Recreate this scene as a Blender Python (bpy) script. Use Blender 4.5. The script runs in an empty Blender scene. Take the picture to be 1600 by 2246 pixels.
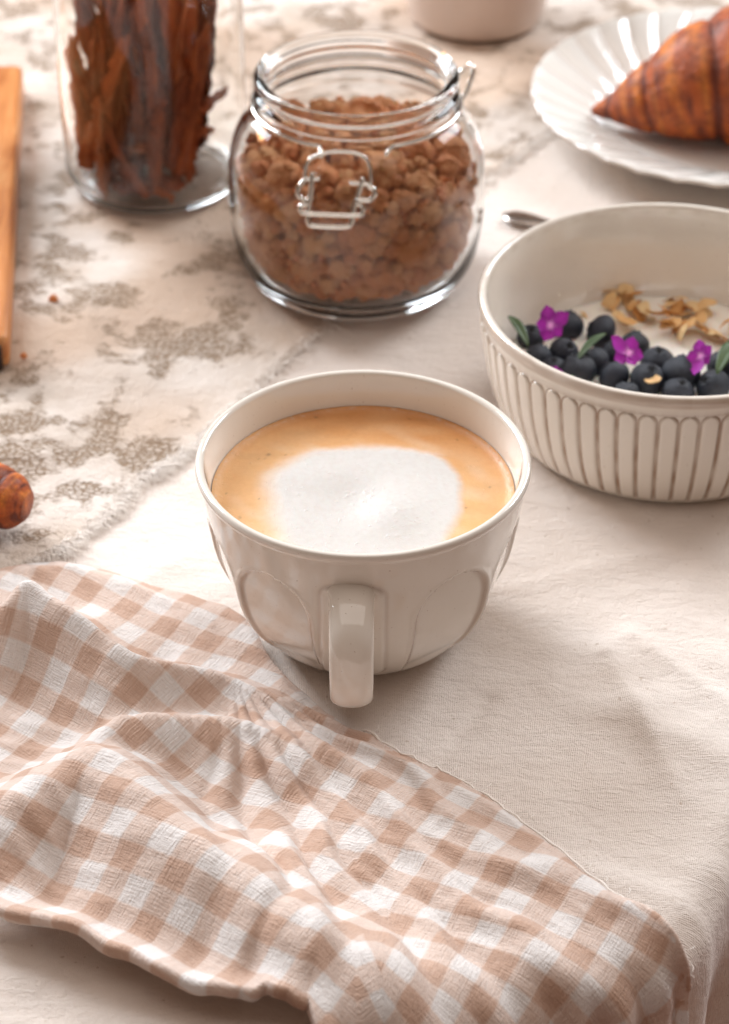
import bpy, bmesh, math, random
import numpy as np
from mathutils import Vector, noise, Matrix
SC = bpy.context.scene
R = math.radians
# ------------------------------------------------------------------ camera
cd = bpy.data.cameras.new('camera'); cam = bpy.data.objects.new('camera', cd); SC.collection.objects.link(cam)
cam.location = (0.00049, -0.76155, 0.58952); cam.rotation_euler = (R(90-35.3), 0, 0)
cd.sensor_fit = 'VERTICAL'; cd.sensor_height = 36; cd.lens = 90; cd.clip_start = .02; cd.clip_end = 50
cd.dof.use_dof = True; cd.dof.focus_distance = .885; cd.dof.aperture_fstop = 12.0; cd.dof.aperture_blades = 0
SC.camera = cam
# ------------------------------------------------------------------ world, lamps, exposure
w = bpy.data.worlds.new('World'); SC.world = w; w.use_nodes = True
bg = w.node_tree.nodes['Background']; bg.inputs[0].default_value = (1.0, .70, .54, 1); bg.inputs[1].default_value = .17
def area(name, loc, target, sx, sy, watts, col):
    l = bpy.data.lights.new(name, 'AREA'); l.shape = 'RECTANGLE'; l.size = sx; l.size_y = sy; l.energy = watts; l.color = col
    o = bpy.data.objects.new(name, l); SC.collection.objects.link(o); o.location = loc
    o.rotation_euler = (Vector(target)-Vector(loc)).to_track_quat('-Z', 'Z').to_euler()
area('window_light', (-1.95, 2.45, 1.80), (0, .1, 0), 1.7, 1.7, 182, (.86, .93, 1.0))
area('window_light', (1.60, 1.60, 1.30), (0, .1, 0), .9, 1.2, 44, (.90, .95, 1.0))
area('ceiling_glow', (.1, .3, 2.1), (0, .1, 0), 2.4, 2.4, 20, (1.0, .92, .86))
area('warm_lamp', (-.75, .72, .42), (-.05, .3, 0), .10, .10, .9, (1.0, .52, .24))
SC.view_settings.view_transform = 'Standard'; SC.view_settings.look = 'None'; SC.view_settings.gamma = 1; SC.view_settings.exposure = .19
SC.cycles.use_denoising = True; SC.cycles.sample_clamp_indirect = 0; SC.cycles.max_bounces = 16; SC.cycles.transmission_bounces = 14
# ------------------------------------------------------------------ helpers
def lin(c):
    return tuple(((x/255)/12.92 if x/255 <= .04045 else ((x/255+.055)/1.055)**2.4) for x in c)+(1,)
def tag(o, label=None, cat=None, group=None, kind=None):
    for k, v in (('label', label), ('category', cat), ('group', group), ('kind', kind)):
        if v: o[k] = v
    return o
def empty(name, loc, label, cat, group=None, rz=0):
    o = bpy.data.objects.new(name, None); o.empty_display_size = .01; SC.collection.objects.link(o); o.location = loc; o.rotation_euler[2] = rz
    return tag(o, label, cat, group)
def mesh(name, vs, fs, m, smooth=True, cols=None):
    me = bpy.data.meshes.new(name); me.from_pydata([tuple(map(float, v)) for v in vs], [], fs); me.update()
    if smooth: me.polygons.foreach_set('use_smooth', [True]*len(me.polygons))
    if m: me.materials.append(m)
    if cols is not None:
        a = me.color_attributes.new('Col', 'FLOAT_COLOR', 'POINT')
        c = np.ones((len(vs), 4), np.float32); c[:, :3] = np.asarray(cols)[:, :3]; a.data.foreach_set('color', c.ravel())
    return me
def add(name, me, parent=None, loc=None):
    o = bpy.data.objects.new(name, me); SC.collection.objects.link(o)
    if parent: o.parent = parent
    if loc is not None: o.location = loc
    return o
def obj(name, vs, fs, m, parent=None, smooth=True, cols=None, loc=None):
    return add(name, mesh(name, vs, fs, m, smooth, cols), parent, loc)
def gridf(nu, nv, wrap=False):
    f = []
    for i in range(nu if wrap else nu-1):
        for j in range(nv-1):
            a = i*nv+j; b = ((i+1) % nu)*nv+j
            f.append((a, b, b+1, a+1))
    return f
def dense(prof, step):
    out = [prof[0]]
    for a, b in zip(prof, prof[1:]):
        n = max(1, int(math.hypot(b[0]-a[0], b[1]-a[1])/step))
        for k in range(1, n+1): out.append((a[0]+(b[0]-a[0])*k/n, a[1]+(b[1]-a[1])*k/n))
    return out
def smoothp(pts, it=8):      # Catmull-Rom through points
    out = []
    n = len(pts)
    for i in range(n-1):
        p0 = np.array(pts[max(i-1, 0)]); p1 = np.array(pts[i]); p2 = np.array(pts[i+1]); p3 = np.array(pts[min(i+2, n-1)])
        for k in range(it):
            t = k/it
            out.append(tuple(.5*((2*p1)+(-p0+p2)*t+(2*p0-5*p1+4*p2-p3)*t*t+(-p0+3*p1-3*p2+p3)*t**3)))
    out.append(tuple(pts[-1])); return out
def lathe(prof, n, mod=None, colf=None):
    """prof: list of (r, z) from axis to axis or open; returns vs, fs, cols"""
    vs = []; cols = []
    for i in range(n):
        a = 2*math.pi*i/n
        for k, (r, z) in enumerate(prof):
            rr, zz, c = r, z, None
            if mod: rr, zz, c = mod(r, z, a, k)
            vs.append((rr*math.sin(a), -rr*math.cos(a), zz)); cols.append(c)
    return vs, gridf(n, len(prof), True), cols
def tube(pts, r, n=8, closed=False, rf=None, sq=None):
    P = [Vector(p) for p in pts]; m = len(P); vs = []
    prev = None
    for i in range(m):
        if closed: t = (P[(i+1) % m]-P[i-1])
        else: t = P[min(i+1, m-1)]-P[max(i-1, 0)]
        t.normalize()
        if prev is None:
            up = Vector((0, 0, 1)) if abs(t.z) < .9 else Vector((1, 0, 0)); nrm = t.cross(up).normalized()
        else:
            nrm = (prev-t*prev.dot(t)).normalized()
        prev = nrm; b = t.cross(nrm)
        rr = rf(i/(m-1)) if rf else r
        for k in range(n):
            a = 2*math.pi*k/n; vs.append(P[i]+nrm*math.cos(a)*rr*(sq or 1)+b*math.sin(a)*rr)
    fs = []
    for i in range(m if closed else m-1):
        for k in range(n):
            a = i*n+k; b_ = i*n+(k+1) % n; j = (i+1) % m
            fs.append((a, b_, j*n+(k+1) % n, j*n+k))
    if not closed: fs.append(tuple(range(n))[::-1]); fs.append(tuple((m-1)*n+k for k in range(n)))
    return [tuple(v) for v in vs], fs
def sst(a, b, x):
    t = min(1, max(0, (x-a)/(b-a))); return t*t*(3-2*t)
def nz(x, y, z=0): return noise.noise(Vector((x, y, z)))
# ------------------------------------------------------------------ materials
class NT:
    def __init__(s, name):
        s.m = bpy.data.materials.new(name); s.m.use_nodes = True; s.t = s.m.node_tree; s.b = s.t.nodes['Principled BSDF']
    def n(s, typ, **kw):
        x = s.t.nodes.new(typ)
        for k, v in kw.items():
            if k.startswith('i_'): x.inputs[k[2:].replace('_', ' ')].default_value = v
            else: setattr(x, k, v)
        return x
    def l(s, a, b): s.t.links.new(a, b)
    def set(s, **kw):
        for k, v in kw.items(): s.b.inputs[k.replace('_', ' ')].default_value = v
    def coord(s, scale=(1, 1, 1), rot=(0, 0, 0), out='Object'):
        c = s.n('ShaderNodeTexCoord'); mp = s.n('ShaderNodeMapping'); mp.inputs['Scale'].default_value = scale; mp.inputs['Rotation'].default_value = rot
        s.l(c.outputs[out], mp.inputs[0]); return mp.outputs[0]
    def noise(s, vec, scale, detail=3, rough=.55, dist=0):
        x = s.n('ShaderNodeTexNoise'); x.inputs['Scale'].default_value = scale; x.inputs['Detail'].default_value = detail
        x.inputs['Roughness'].default_value = rough; x.inputs['Distortion'].default_value = dist; s.l(vec, x.inputs['Vector']); return x.outputs['Fac']
    def ramp(s, fac, stops):
        x = s.n('ShaderNodeValToRGB'); e = x.color_ramp.elements
        while len(e) < len(stops): e.new(.5)
        for q, (p, c) in zip(e, stops): q.position = p; q.color = c if len(c) == 4 else tuple(c)+(1,)
        s.l(fac, x.inputs[0]); return x.outputs[0]
    def mix(s, fac, a, b, mode='MIX'):
        x = s.n('ShaderNodeMix', data_type='RGBA', blend_type=mode)
        for i, v in ((0, fac), (6, a), (7, b)):
            if hasattr(v, 'links'): s.l(v, x.inputs[i])
            else: x.inputs[i].default_value = v
        return x.outputs[2]
    def math(s, op, a, b=0.):
        x = s.n('ShaderNodeMath', operation=op)
        for i, v in ((0, a), (1, b)):
            if hasattr(v, 'links'): s.l(v, x.inputs[i])
            else: x.inputs[i].default_value = v
        return x.outputs[0]
    def attr(s, name='Col'):
        x = s.n('ShaderNodeAttribute'); x.attribute_name = name; return x
    def bump(s, h, dist, strength=1., prev=None):
        x = s.n('ShaderNodeBump'); x.inputs['Distance'].default_value = dist; x.inputs['Strength'].default_value = strength
        s.l(h, x.inputs['Height'])
        if prev: s.l(prev, x.inputs['Normal'])
        s.l(x.outputs[0], s.b.inputs['Normal']); return x.outputs[0]
G1 = (1, 1, 1, 1); G0 = (0, 0, 0, 1)

def ceramic(name, col, speck=True, rough=.16, attr=True):
    m = NT(name); v = m.coord()
    base = m.mix(m.noise(v, 45, 4), lin([c*.975 for c in col]), lin(col))
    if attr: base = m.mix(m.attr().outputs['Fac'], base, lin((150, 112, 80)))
    if speck:
        sp = m.ramp(m.noise(v, 900, 1), [(.74, G0), (.80, (.5,)*3+(1,))]); base = m.mix(sp, base, lin((150, 115, 85)))
    m.l(base, m.b.inputs['Base Color']); m.set(Roughness=rough, IOR=1.5, Coat_Weight=.6, Coat_Roughness=.03)
    m.bump(m.noise(v, 130, 2), .0004, .25); return m.m
M = {}
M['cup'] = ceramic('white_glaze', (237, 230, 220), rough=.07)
M['bowl'] = ceramic('cream_glaze', (241, 233, 222))
M['plate'] = ceramic('plate_glaze', (238, 236, 230), False, .07)
M['bgcup'] = ceramic('matte_white_glaze', (226, 208, 196), False, .45, False)

def glass(name, col, rough=0.0):
    m = NT(name); m.set(Base_Color=lin(col), Roughness=rough, IOR=1.46, Transmission_Weight=1.0); return m.m
M['glass'] = glass('clear_glass', (254, 255, 255)); M['glass'].node_tree.nodes['Principled BSDF'].inputs['IOR'].default_value = 1.34
M['glass2'] = glass('thin_clear_glass', (255, 255, 254)); M['glass2'].node_tree.nodes['Principled BSDF'].inputs['IOR'].default_value = 1.36
m = NT('steel_wire'); m.set(Base_Color=lin((228, 224, 218)), Metallic=1.0, Roughness=.12); M['wire'] = m.m
m = NT('spoon_metal'); m.set(Base_Color=lin((190, 180, 172)), Metallic=1.0, Roughness=.22); M['spoon'] = m.m

# table cloth: woven cotton with fine crinkles
m = NT('muslin_cloth'); v = m.coord()
big = m.noise(v, 9, 3)
base = m.mix(m.ramp(big, [(.35, G0), (.65, G1)]), lin((236, 223, 212)), lin((242, 232, 224)))
sp = m.ramp(m.noise(v, 420, 1), [(.735, G0), (.78, (.55,)*3+(1,))]); base = m.mix(sp, base, lin((176, 150, 124)))
wv = m.n('ShaderNodeTexWave', wave_type='BANDS', bands_direction='X'); wv.inputs['Scale'].default_value = 480; wv.inputs['Distortion'].default_value = 3; wv.inputs['Detail'].default_value = 1
wv2 = m.n('ShaderNodeTexWave', wave_type='BANDS', bands_direction='Y'); wv2.inputs['Scale'].default_value = 480; wv2.inputs['Distortion'].default_value = 3; wv2.inputs['Detail'].default_value = 1
m.l(v, wv.inputs[0]); m.l(v, wv2.inputs[0])
wvv = m.math('ADD', wv.outputs['Fac'], wv2.outputs['Fac'])
base = m.mix(m.math('MULTIPLY', wvv, .09), base, lin((180, 155, 135)))
m.l(base, m.b.inputs['Base Color']); m.set(Roughness=.9, Sheen_Weight=.25, Sheen_Roughness=.5, Specular_IOR_Level=.15)
vs_ = m.coord((1, 2.3, 1), (0, 0, R(-14)))
b1 = m.bump(m.noise(vs_, 95, 5, .62, .9), .0030, .42)
b2 = m.bump(m.noise(v, 700, 2), .0006, .5, b1)
m.bump(wvv, .0003, .5, b2); M['cloth'] = m.m

# gingham
m = NT('gingham_cotton'); uv = m.n('ShaderNodeUVMap').outputs[0]
sep = m.n('ShaderNodeSeparateXYZ'); m.l(uv, sep.inputs[0])
CELL = .0097
def stripe(o):
    f = m.math('FRACT', m.math('MULTIPLY', o, .5/CELL)); f = m.math('ABSOLUTE', m.math('SUBTRACT', f, .5))
    return m.math('MULTIPLY', m.math('SUBTRACT', f, .25-.025), 1/.05)
cl = lambda x: (lambda q: (setattr(q.node, 'use_clamp', True), q)[1])(x)
sx = cl(stripe(sep.outputs[0])); sy = cl(stripe(sep.outputs[1]))
thr = m.n('ShaderNodeMapping'); m.l(uv, thr.inputs[0]); thr.inputs['Scale'].default_value = (1, .12, 1)
thr2 = m.n('ShaderNodeMapping'); m.l(uv, thr2.inputs[0]); thr2.inputs['Scale'].default_value = (.12, 1, 1)
n1 = m.noise(thr.outputs[0], 1500, 2, .7); n2 = m.noise(thr2.outputs[0], 1500, 2, .7)
s = m.math('ADD', sx, sy)
s = m.math('ADD', m.math('MULTIPLY', s, .5), m.math('MULTIPLY', m.math('SUBTRACT', m.math('ADD', n1, n2), 1.), .42))
blot = m.noise(uv, 60, 3); s = m.math('MULTIPLY', s, m.math('ADD', .80, m.math('MULTIPLY', blot, .40)))
base = m.ramp(s, [(0, lin((247, 241, 237))), (.5, lin((236, 214, 200))), (1, lin((216, 181, 159)))])
m.l(base, m.b.inputs['Base Color']); m.set(Roughness=.9, Sheen_Weight=.35, Sheen_Roughness=.5, Specular_IOR_Level=.1)
b1 = m.bump(m.noise(thr.outputs[0], 160, 3, .6, 1.0), .0012, .35)
b2 = m.bump(m.noise(uv, 300, 3), .0006, .3, b1)
m.bump(m.math('ADD', n1, n2), .0007, .9, b2)
tr = m.n('ShaderNodeBsdfTranslucent'); m.l(base, tr.inputs[0]); ms = m.n('ShaderNodeMixShader'); ms.inputs[0].default_value = .22
m.l(m.b.outputs[0], ms.inputs[1]); m.l(tr.outputs[0], ms.inputs[2]); m.l(ms.outputs[0], m.t.nodes['Material Output'].inputs[0])
M['gingham'] = m.m

# lace runner; Col.r = motif density, Col.g = tan tint
m = NT('lace_runner'); v = m.coord(); at = m.attr(); sc = m.n('ShaderNodeSeparateColor'); m.l(at.outputs['Color'], sc.inputs[0])
vo = m.n('ShaderNodeTexVoronoi', feature='DISTANCE_TO_EDGE'); vo.inputs['Scale'].default_value = 330; vo.inputs['Randomness'].default_value = 1
vd = m.n('ShaderNodeMapping'); vd.inputs['Scale'].default_value = (1, 1.5, 1); m.l(v, vd.inputs[0]); m.l(vd.outputs[0], vo.inputs['Vector'])
cell = m.ramp(m.math('ADD', vo.outputs['Distance'], m.math('MULTIPLY', m.noise(v, 420, 3), .5)), [(.30, G1), (.46, G0)])
frac = m.noise(v, 60, 4, .65)
mask = m.ramp(m.math('ADD', sc.outputs[0], m.math('MULTIPLY', m.math('SUBTRACT', frac, .5), 2.6)), [(.34, G0), (.58, G1)])
mask2 = m.math('MULTIPLY', mask, m.math('ADD', .30, m.math('MULTIPLY', cell, .65)))
base = m.mix(m.ramp(m.noise(v, 22, 4), [(.35, G0), (.65, G1)]), lin((204, 188, 173)), lin((226, 216, 207)))
base = m.mix(sc.outputs[1], base, lin((200, 172, 148)))
base = m.mix(mask2, base, lin((144, 120, 96)))
m.l(base, m.b.inputs['Base Color']); m.set(Roughness=.95, Sheen_Weight=.2, Specular_IOR_Level=.1)
b1 = m.bump(m.noise(v, 420, 4, .7), .0018, .7)
m.bump(mask2, .0010, .6, b1); m.b.inputs['Normal'].links[0].from_node.invert = True
M['runner'] = m.m
m = NT('cotton_fringe'); m.set(Base_Color=lin((246, 238, 230)), Roughness=.95); M['fringe'] = m.m

# coffee foam (colour attribute)
m = NT('milk_foam'); at = m.attr(); v = m.coord()
base = m.mix(m.ramp(m.noise(v, 500, 3), [(.4, G0), (.7, (.08,)*3+(1,))]), at.outputs['Color'], lin((176, 112, 60)), 'MULTIPLY')
m.l(base, m.b.inputs['Base Color']); m.set(Roughness=.42, Subsurface_Weight=.12, Subsurface_Scale=.004, Specular_IOR_Level=.4)
b1 = m.bump(m.noise(v, 1500, 2), .0002, .35); m.bump(m.ramp(m.noise(v, 420, 2), [(.66, G0), (.72, G1)]), .0003, .4, b1)
M['foam'] = m.m

m = NT('toasted_granola'); v = m.coord(); oi = m.n('ShaderNodeObjectInfo')
va = m.n('ShaderNodeVectorMath', operation='ADD'); m.l(v, va.inputs[0]); m.l(oi.outputs['Location'], va.inputs[1])
f = m.math('ADD', m.noise(va.outputs[0], 420, 5, .75), m.math('MULTIPLY', m.math('SUBTRACT', oi.outputs['Random'], .5), .12))
base = m.ramp(f, [(.30, lin((140, 66, 34))), (.44, lin((238, 140, 82))), (.58, lin((254, 192, 134))), (.74, lin((255, 232, 196)))])
m.l(base, m.b.inputs['Base Color']); m.set(Roughness=.6, Specular_IOR_Level=.35, Subsurface_Weight=.05, Subsurface_Scale=.002)
m.bump(m.noise(va.outputs[0], 900, 4, .75), .0014, .8); M['granola'] = m.m

m = NT('dried_bark'); v = m.coord((1, 1, .18)); oi = m.n('ShaderNodeObjectInfo')
f = m.math('ADD', m.noise(v, 190, 5, .65, .5), m.math('MULTIPLY', m.math('SUBTRACT', oi.outputs['Random'], .5), .35))
base = m.ramp(f, [(.26, lin((110, 54, 36))), (.44, lin((160, 86, 56))), (.60, lin((196, 106, 58))), (.8, lin((214, 156, 124)))])
m.l(base, m.b.inputs['Base Color']); m.set(Roughness=.9, Specular_IOR_Level=.15); m.bump(m.noise(v, 260, 4, .7), .002, .8); M['bark'] = m.m

m = NT('blueberry_skin'); v = m.coord(); at = m.attr()
bl = m.ramp(m.noise(v, 150, 4, .6), [(.35, lin((10, 11, 17))), (.62, lin((24, 27, 38)))])
oi = m.n('ShaderNodeObjectInfo'); bl = m.mix(m.math('MULTIPLY', oi.outputs['Random'], .4), bl, lin((46, 52, 70))); base = m.mix(at.outputs['Fac'], bl, lin((16, 14, 20))); m.l(base, m.b.inputs['Base Color']); m.set(Roughness=.48, Specular_IOR_Level=.45)
m.bump(m.noise(v, 500, 3), .0003, .5); M['berry'] = m.m
m = NT('violet_petal'); at = m.attr(); m.l(at.outputs['Color'], m.b.inputs['Base Color']); m.set(Roughness=.6, Subsurface_Weight=.1, Subsurface_Scale=.002); M['petal'] = m.m
m = NT('green_leaf'); v = m.coord()
m.l(m.mix(m.noise(v, 200, 3), lin((36, 58, 28)), lin((74, 96, 48))), m.b.inputs['Base Color']); m.set(Roughness=.5); M['leaf'] = m.m
m = NT('toasted_almond'); v = m.coord(); oi = m.n('ShaderNodeObjectInfo')
f = m.math('ADD', m.noise(v, 130, 4, .6), m.math('MULTIPLY', m.math('SUBTRACT', oi.outputs['Random'], .5), .35))
m.l(m.ramp(f, [(.3, lin((206, 128, 58))), (.48, lin((244, 182, 106))), (.7, lin((254, 226, 174)))]), m.b.inputs['Base Color']); m.set(Roughness=.5); m.bump(m.noise(v, 300, 3), .0006, .6); M['almond'] = m.m
m = NT('plain_yogurt'); v = m.coord(); m.set(Base_Color=lin((250, 244, 234)), Roughness=.3, Subsurface_Weight=.2, Subsurface_Scale=.004); m.bump(m.noise(v, 60, 3), .002, .5); M['yog'] = m.m
m = NT('baked_pastry'); at = m.attr(); v = m.coord()
f = m.noise(v, 160, 5, .7)
base = m.mix(m.ramp(f, [(.38, (.7,)*3+(1,)), (.58, G0)]), at.outputs['Color'], lin((110, 46, 14)))
m.l(base, m.b.inputs['Base Color']); m.set(Roughness=.5, Coat_Weight=.12, Coat_Roughness=.25, Specular_IOR_Level=.35)
b1 = m.bump(m.noise(v, 260, 5, .7), .0030, .8); M['pastry'] = m.m
m = NT('oiled_wood'); v = m.coord((6, .6, 6))
base = m.ramp(m.noise(v, 14, 5, .6, 1.2), [(.3, lin((170, 98, 44))), (.5, lin((204, 134, 76))), (.72, lin((224, 172, 118)))])
m.l(base, m.b.inputs['Base Color']); m.set(Roughness=.38); m.bump(m.noise(v, 60, 3), .0008, .4); M['wood'] = m.m
m = NT('shade_dark_wood'); m.set(Base_Color=lin((52, 34, 24)), Roughness=.6); M['shadewood'] = m.m  # wood darkened in colour to paint the shade on the board's front end
m = NT('floor_boards'); v = m.coord((1, 6, 1)); m.l(m.mix(m.noise(v, 3, 4), lin((112, 50, 34)), lin((142, 70, 48))), m.b.inputs['Base Color']); m.set(Roughness=.5); M['floor'] = m.m
m = NT('crumb'); m.set(Base_Color=lin((216, 140, 84)), Roughness=.7); M['crumb'] = m.m

# ------------------------------------------------------------------ table drape map
RC = .016           # roll radius of the cloth over the edge
RIN = .035          # corner rounding of the table top
POLY = [(.078, -.148), (.36, .405), (.36, 1.0), (-.62, 1.0), (-.62, -.430)]    # inset outline, counter-clockwise
def edge_sd(x, y):
    """signed distance to the rounded table outline and outward normal"""
    inside = True; best = None; mx = -1e9; mn = None
    n = len(POLY)
    for i in range(n):
        ax, ay = POLY[i]; bx, by = POLY[(i+1) % n]; ex, ey = bx-ax, by-ay; L = math.hypot(ex, ey)
        nx, ny = ey/L, -ex/L; s = (x-ax)*nx+(y-ay)*ny
        if s > 0: inside = False
        if s > mx: mx = s; mn = (nx, ny)
        t = min(1, max(0, ((x-ax)*ex+(y-ay)*ey)/L/L)); qx, qy = ax+ex*t, ay+ey*t; d = math.hypot(x-qx, y-qy)
        if best is None or d < best[0]: best = (d, qx, qy)
    if inside: return mx-RIN, mn
    d, qx, qy = best
    if d < 1e-9: return -RIN, mn
    return d-RIN, ((x-qx)/d, (y-qy)/d)
def drape(x, y, h, flare=.10):
    d, (nx, ny) = edge_sd(x, y)
    if d <= -RC: return (x, y, h)
    bx, by = x-nx*(d+RC), y-ny*(d+RC); s = d+RC; amax = R(84)
    a = min(s/RC, amax)
    out = math.sin(a)*(RC+h); z = math.cos(a)*(RC+h)-RC
    rest = s-amax*RC
    if rest > 0:
        out += math.cos(amax)*rest; z -= math.sin(amax)*rest
        tx, ty = -ny, nx; u = (x*tx+y*ty)
        out += sst(0, .08, rest)*.010*(math.sin(u*95)+.5*math.sin(u*213+1))
    return (bx+nx*out, by+ny*out, z)

# ------------------------------------------------------------------ floor, table, cloth
tag(obj('floor', [(-3, -3, -.74), (3, -3, -.74), (3, 4, -.74), (-3, 4, -.74)], [(0, 1, 2, 3)], M['floor'], smooth=False), kind='structure')
tb = empty('dining_table', (0, .3, -.74), 'wooden dining table hidden under the cream tablecloth', 'table')
def slab(poly, z0, z1):
    n = len(poly); vs = [(x, y, z0) for x, y in poly]+[(x, y, z1) for x, y in poly]
    return vs, [tuple(range(n))[::-1], tuple(range(n, 2*n))]+[(i, (i+1) % n, n+(i+1) % n, n+i) for i in range(n)]
v_, f_ = slab([(x, y-.3) for x, y in POLY], .70, .735); obj('table_top', v_, f_, M['wood'], tb, False)
for x, y in ((.26, .6), (-.52, .6), (-.52, -.55), (.02, -.33)):
    v_, f_ = slab([(x+a*.022, y+b*.022) for a, b in ((-1, -1), (1, -1), (1, 1), (-1, 1))], 0, .70); obj('leg', v_, f_, M['wood'], tb, False)

def cloth_h(x, y):
    h = .0012*nz(x*14+3, y*14, 1.3)+.0006*nz(x*40, y*70, 4)
    h += .0006*(1-abs(nz(x*16+y*9+5, y*22-x*8, 17))*4)*(1 if abs(nz(x*16+y*9+5, y*22-x*8, 17)) < .25 else 0)*sst(-.02, .06, x)
    q = x*.53+y*.85+.006*nz(x*30, y*30, 5)
    for q0, a, wd, lo, hi in ((.002, .0030, .010, .06, .40), (-.075, .0022, .007, .05, .4), (.052, .0020, .012, .1, .4)):
        h += a*math.exp(-((q-q0)/wd)**2)*sst(lo, lo+.04, x)
    for x0, y0, x1, y1, a, wd in ((.045, -.045, .02, -.095, -.0014, .004), (.09, -.02, .11, -.10, .0026, .007), (-.11, .0, -.06, .05, .0016, .008), (.10, -.01, .14, -.06, .0024, .006)):
        ex, ey = x1-x0, y1-y0; t = min(1, max(0, ((x-x0)*ex+(y-y0)*ey)/(ex*ex+ey*ey))); d = math.hypot(x-x0-ex*t, y-y0-ey*t)
        h += a*(.6*math.exp(-(d/wd)**2)+.7*math.exp(-d/(wd*.45)))*(1-.5*t)
    h += .00028*nz(x*160+y*60, y*420-x*60, 2)
    return h
xs = np.concatenate([np.linspace(-.66, -.22, 18)[:-1], np.linspace(-.22, .26, 230), np.linspace(.26, .45, 10)[1:]])
ys = np.concatenate([np.linspace(-.62, -.33, 12)[:-1], np.linspace(-.33, .30, 300), np.linspace(.30, 1.2, 60)[1:]])
vs = []
for x in xs:
    for y in ys: vs.append(drape(x, y, cloth_h(x, y)))
tc = obj('tablecloth', vs, gridf(len(xs), len(ys)), M['cloth'])
tag(tc, 'crinkled cream cotton tablecloth covering the whole table under the crockery', 'tablecloth')

# ------------------------------------------------------------------ lace runner
EDGE = [(-.26, -.06), (-.1298, .0324), (-.1136, .0473), (-.0993, .0689), (-.09, .0912), (-.0691, .1143), (-.0462, .1596), (-.0157, .2121), (.0217, .2773), (.0605, .3489), (.0896, .3924), (.1173, .428), (.30, .66)]
BL = [(-.0795, .1967, .022, .014, .75), (-.0605, .235, .012, .010, .5), (-.0605, .2688, .014, .012, .7), (-.1081, .1314, .012, .010, .55), (-.1251, .111, .02, .012, .62), (-.0876, .111, .013, .011, .6), (-.1401, .1279, .014, .010, .55),
      (-.1263, .2278, .022, .013, .55), (-.1543, .2604, .02, .02, .5), (-.1413, .2773, .02, .01, .5), (-.1274, .0783, .018, .006, .6), (-.107, .085, .02, .005, .6), (-.143, .3396, .02, .02, .35), (-.0844, .3584, .02, .02, .3), (-.1267, .0534, .012, .008, .5), (-.1553, .3974, .02, .02, .3), (-.150, .095, .018, .014, .55), (-.14, .065, .02, .008, .5), (.105, .44, .02, .01, .35), (.05, .40, .02, .015, .3), (.02, .62, .06, .02, .3), (-.16, .16, .02, .02, .5)]
EN = np.array(EDGE)
def edist(x, y):
    best = 1e9; sgn = 1
    for (ax, ay), (bx, by) in zip(EDGE, EDGE[1:]):
        ex, ey = bx-ax, by-ay; t = min(1, max(0, ((x-ax)*ex+(y-ay)*ey)/(ex*ex+ey*ey))); dx, dy = x-ax-ex*t, y-ay-ey*t; d = math.hypot(dx, dy)
        if d < best: best = d; sgn = 1 if ex*dy-ey*dx > 0 else -1
    return best*sgn
us = []; acc = [0]
for a, b in zip(EDGE, EDGE[1:]): acc.append(acc[-1]+math.hypot(b[0]-a[0], b[1]-a[1]))
NU, NVV = 460, 170
def edge_pt(s):
    for i in range(len(EDGE)-1):
        if s <= acc[i+1] or i == len(EDGE)-2:
            t = (s-acc[i])/(acc[i+1]-acc[i]); return (EDGE[i][0]+(EDGE[i+1][0]-EDGE[i][0])*t, EDGE[i][1]+(EDGE[i+1][1]-EDGE[i][1])*t)
def runner_h(x, y, d):
    h = .0016+.0012*nz(x*24, y*24, 7)+.0009*abs(nz(x*70+y*30, y*90, 3))+.0003*nz(x*200, y*260, 1)
    h += .0022*sst(.25, .6, nz(x*18+y*9, y*16-x*9, 11)+.3)*sst(0, .03, d)
    h += .0004*math.exp(-(d/.006)**2)*(1+1.2*nz(x*110, y*110, 2))
    for cx, cy, rr in ((-.1005, .3500, .046), (-.003, .2585, .052), (.0615, .537, .042), (.184, .4056, .066)):      # pressed flat under the crockery
        q = math.hypot(x-cx, y-cy); h += (.0014-h)*(1-sst(rr, rr+.014, q))
    return max(h, .0008)
vs = []; cols = []
for i in range(NU):
    ex, ey = edge_pt(acc[-1]*i/(NU-1)); fx = .0018*nz(i*.35, 1, 0)+.001*nz(i*1.3, 3, 0)
    for j in range(NVV):
        t = j/(NVV-1); d = .46*t**1.6
        x = ex-.90*(d+fx*(1-t)); y = ey+.43*(d+fx*(1-t))
        dd = edist(x, y) if d < .03 else d
        h = .0006+(runner_h(x, y, d)-.0006)*sst(0, .0045, d)
        vs.append(drape(x, y, h+cloth_h(x, y)*.5))
        b = 0
        for bx, by, sx_, sy_, a in BL:
            u_ = ((x-bx)*.93+(y-by)*.36)/sx_; w_ = (-(x-bx)*.36+(y-by)*.93)/sy_; q = u_*u_+w_*w_
            if q < 12: b = max(b, a*math.exp(-.36*q)*1.1)
        if y > .30: b = max(b, .34+.3*nz(x*18, y*14, 9))
        tint = sst(.05, .45, nz(x*9+y*4, y*13-x*6, 4)+.12)*.7
        cols.append((b, tint, 0))
ln = obj('lace_runner', vs, gridf(NU, NVV), M['runner'], cols=cols)
lr = tag(ln, 'off-white textured table runner with brown netted patches and frayed edge, left of the cup', 'table runner')
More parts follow.
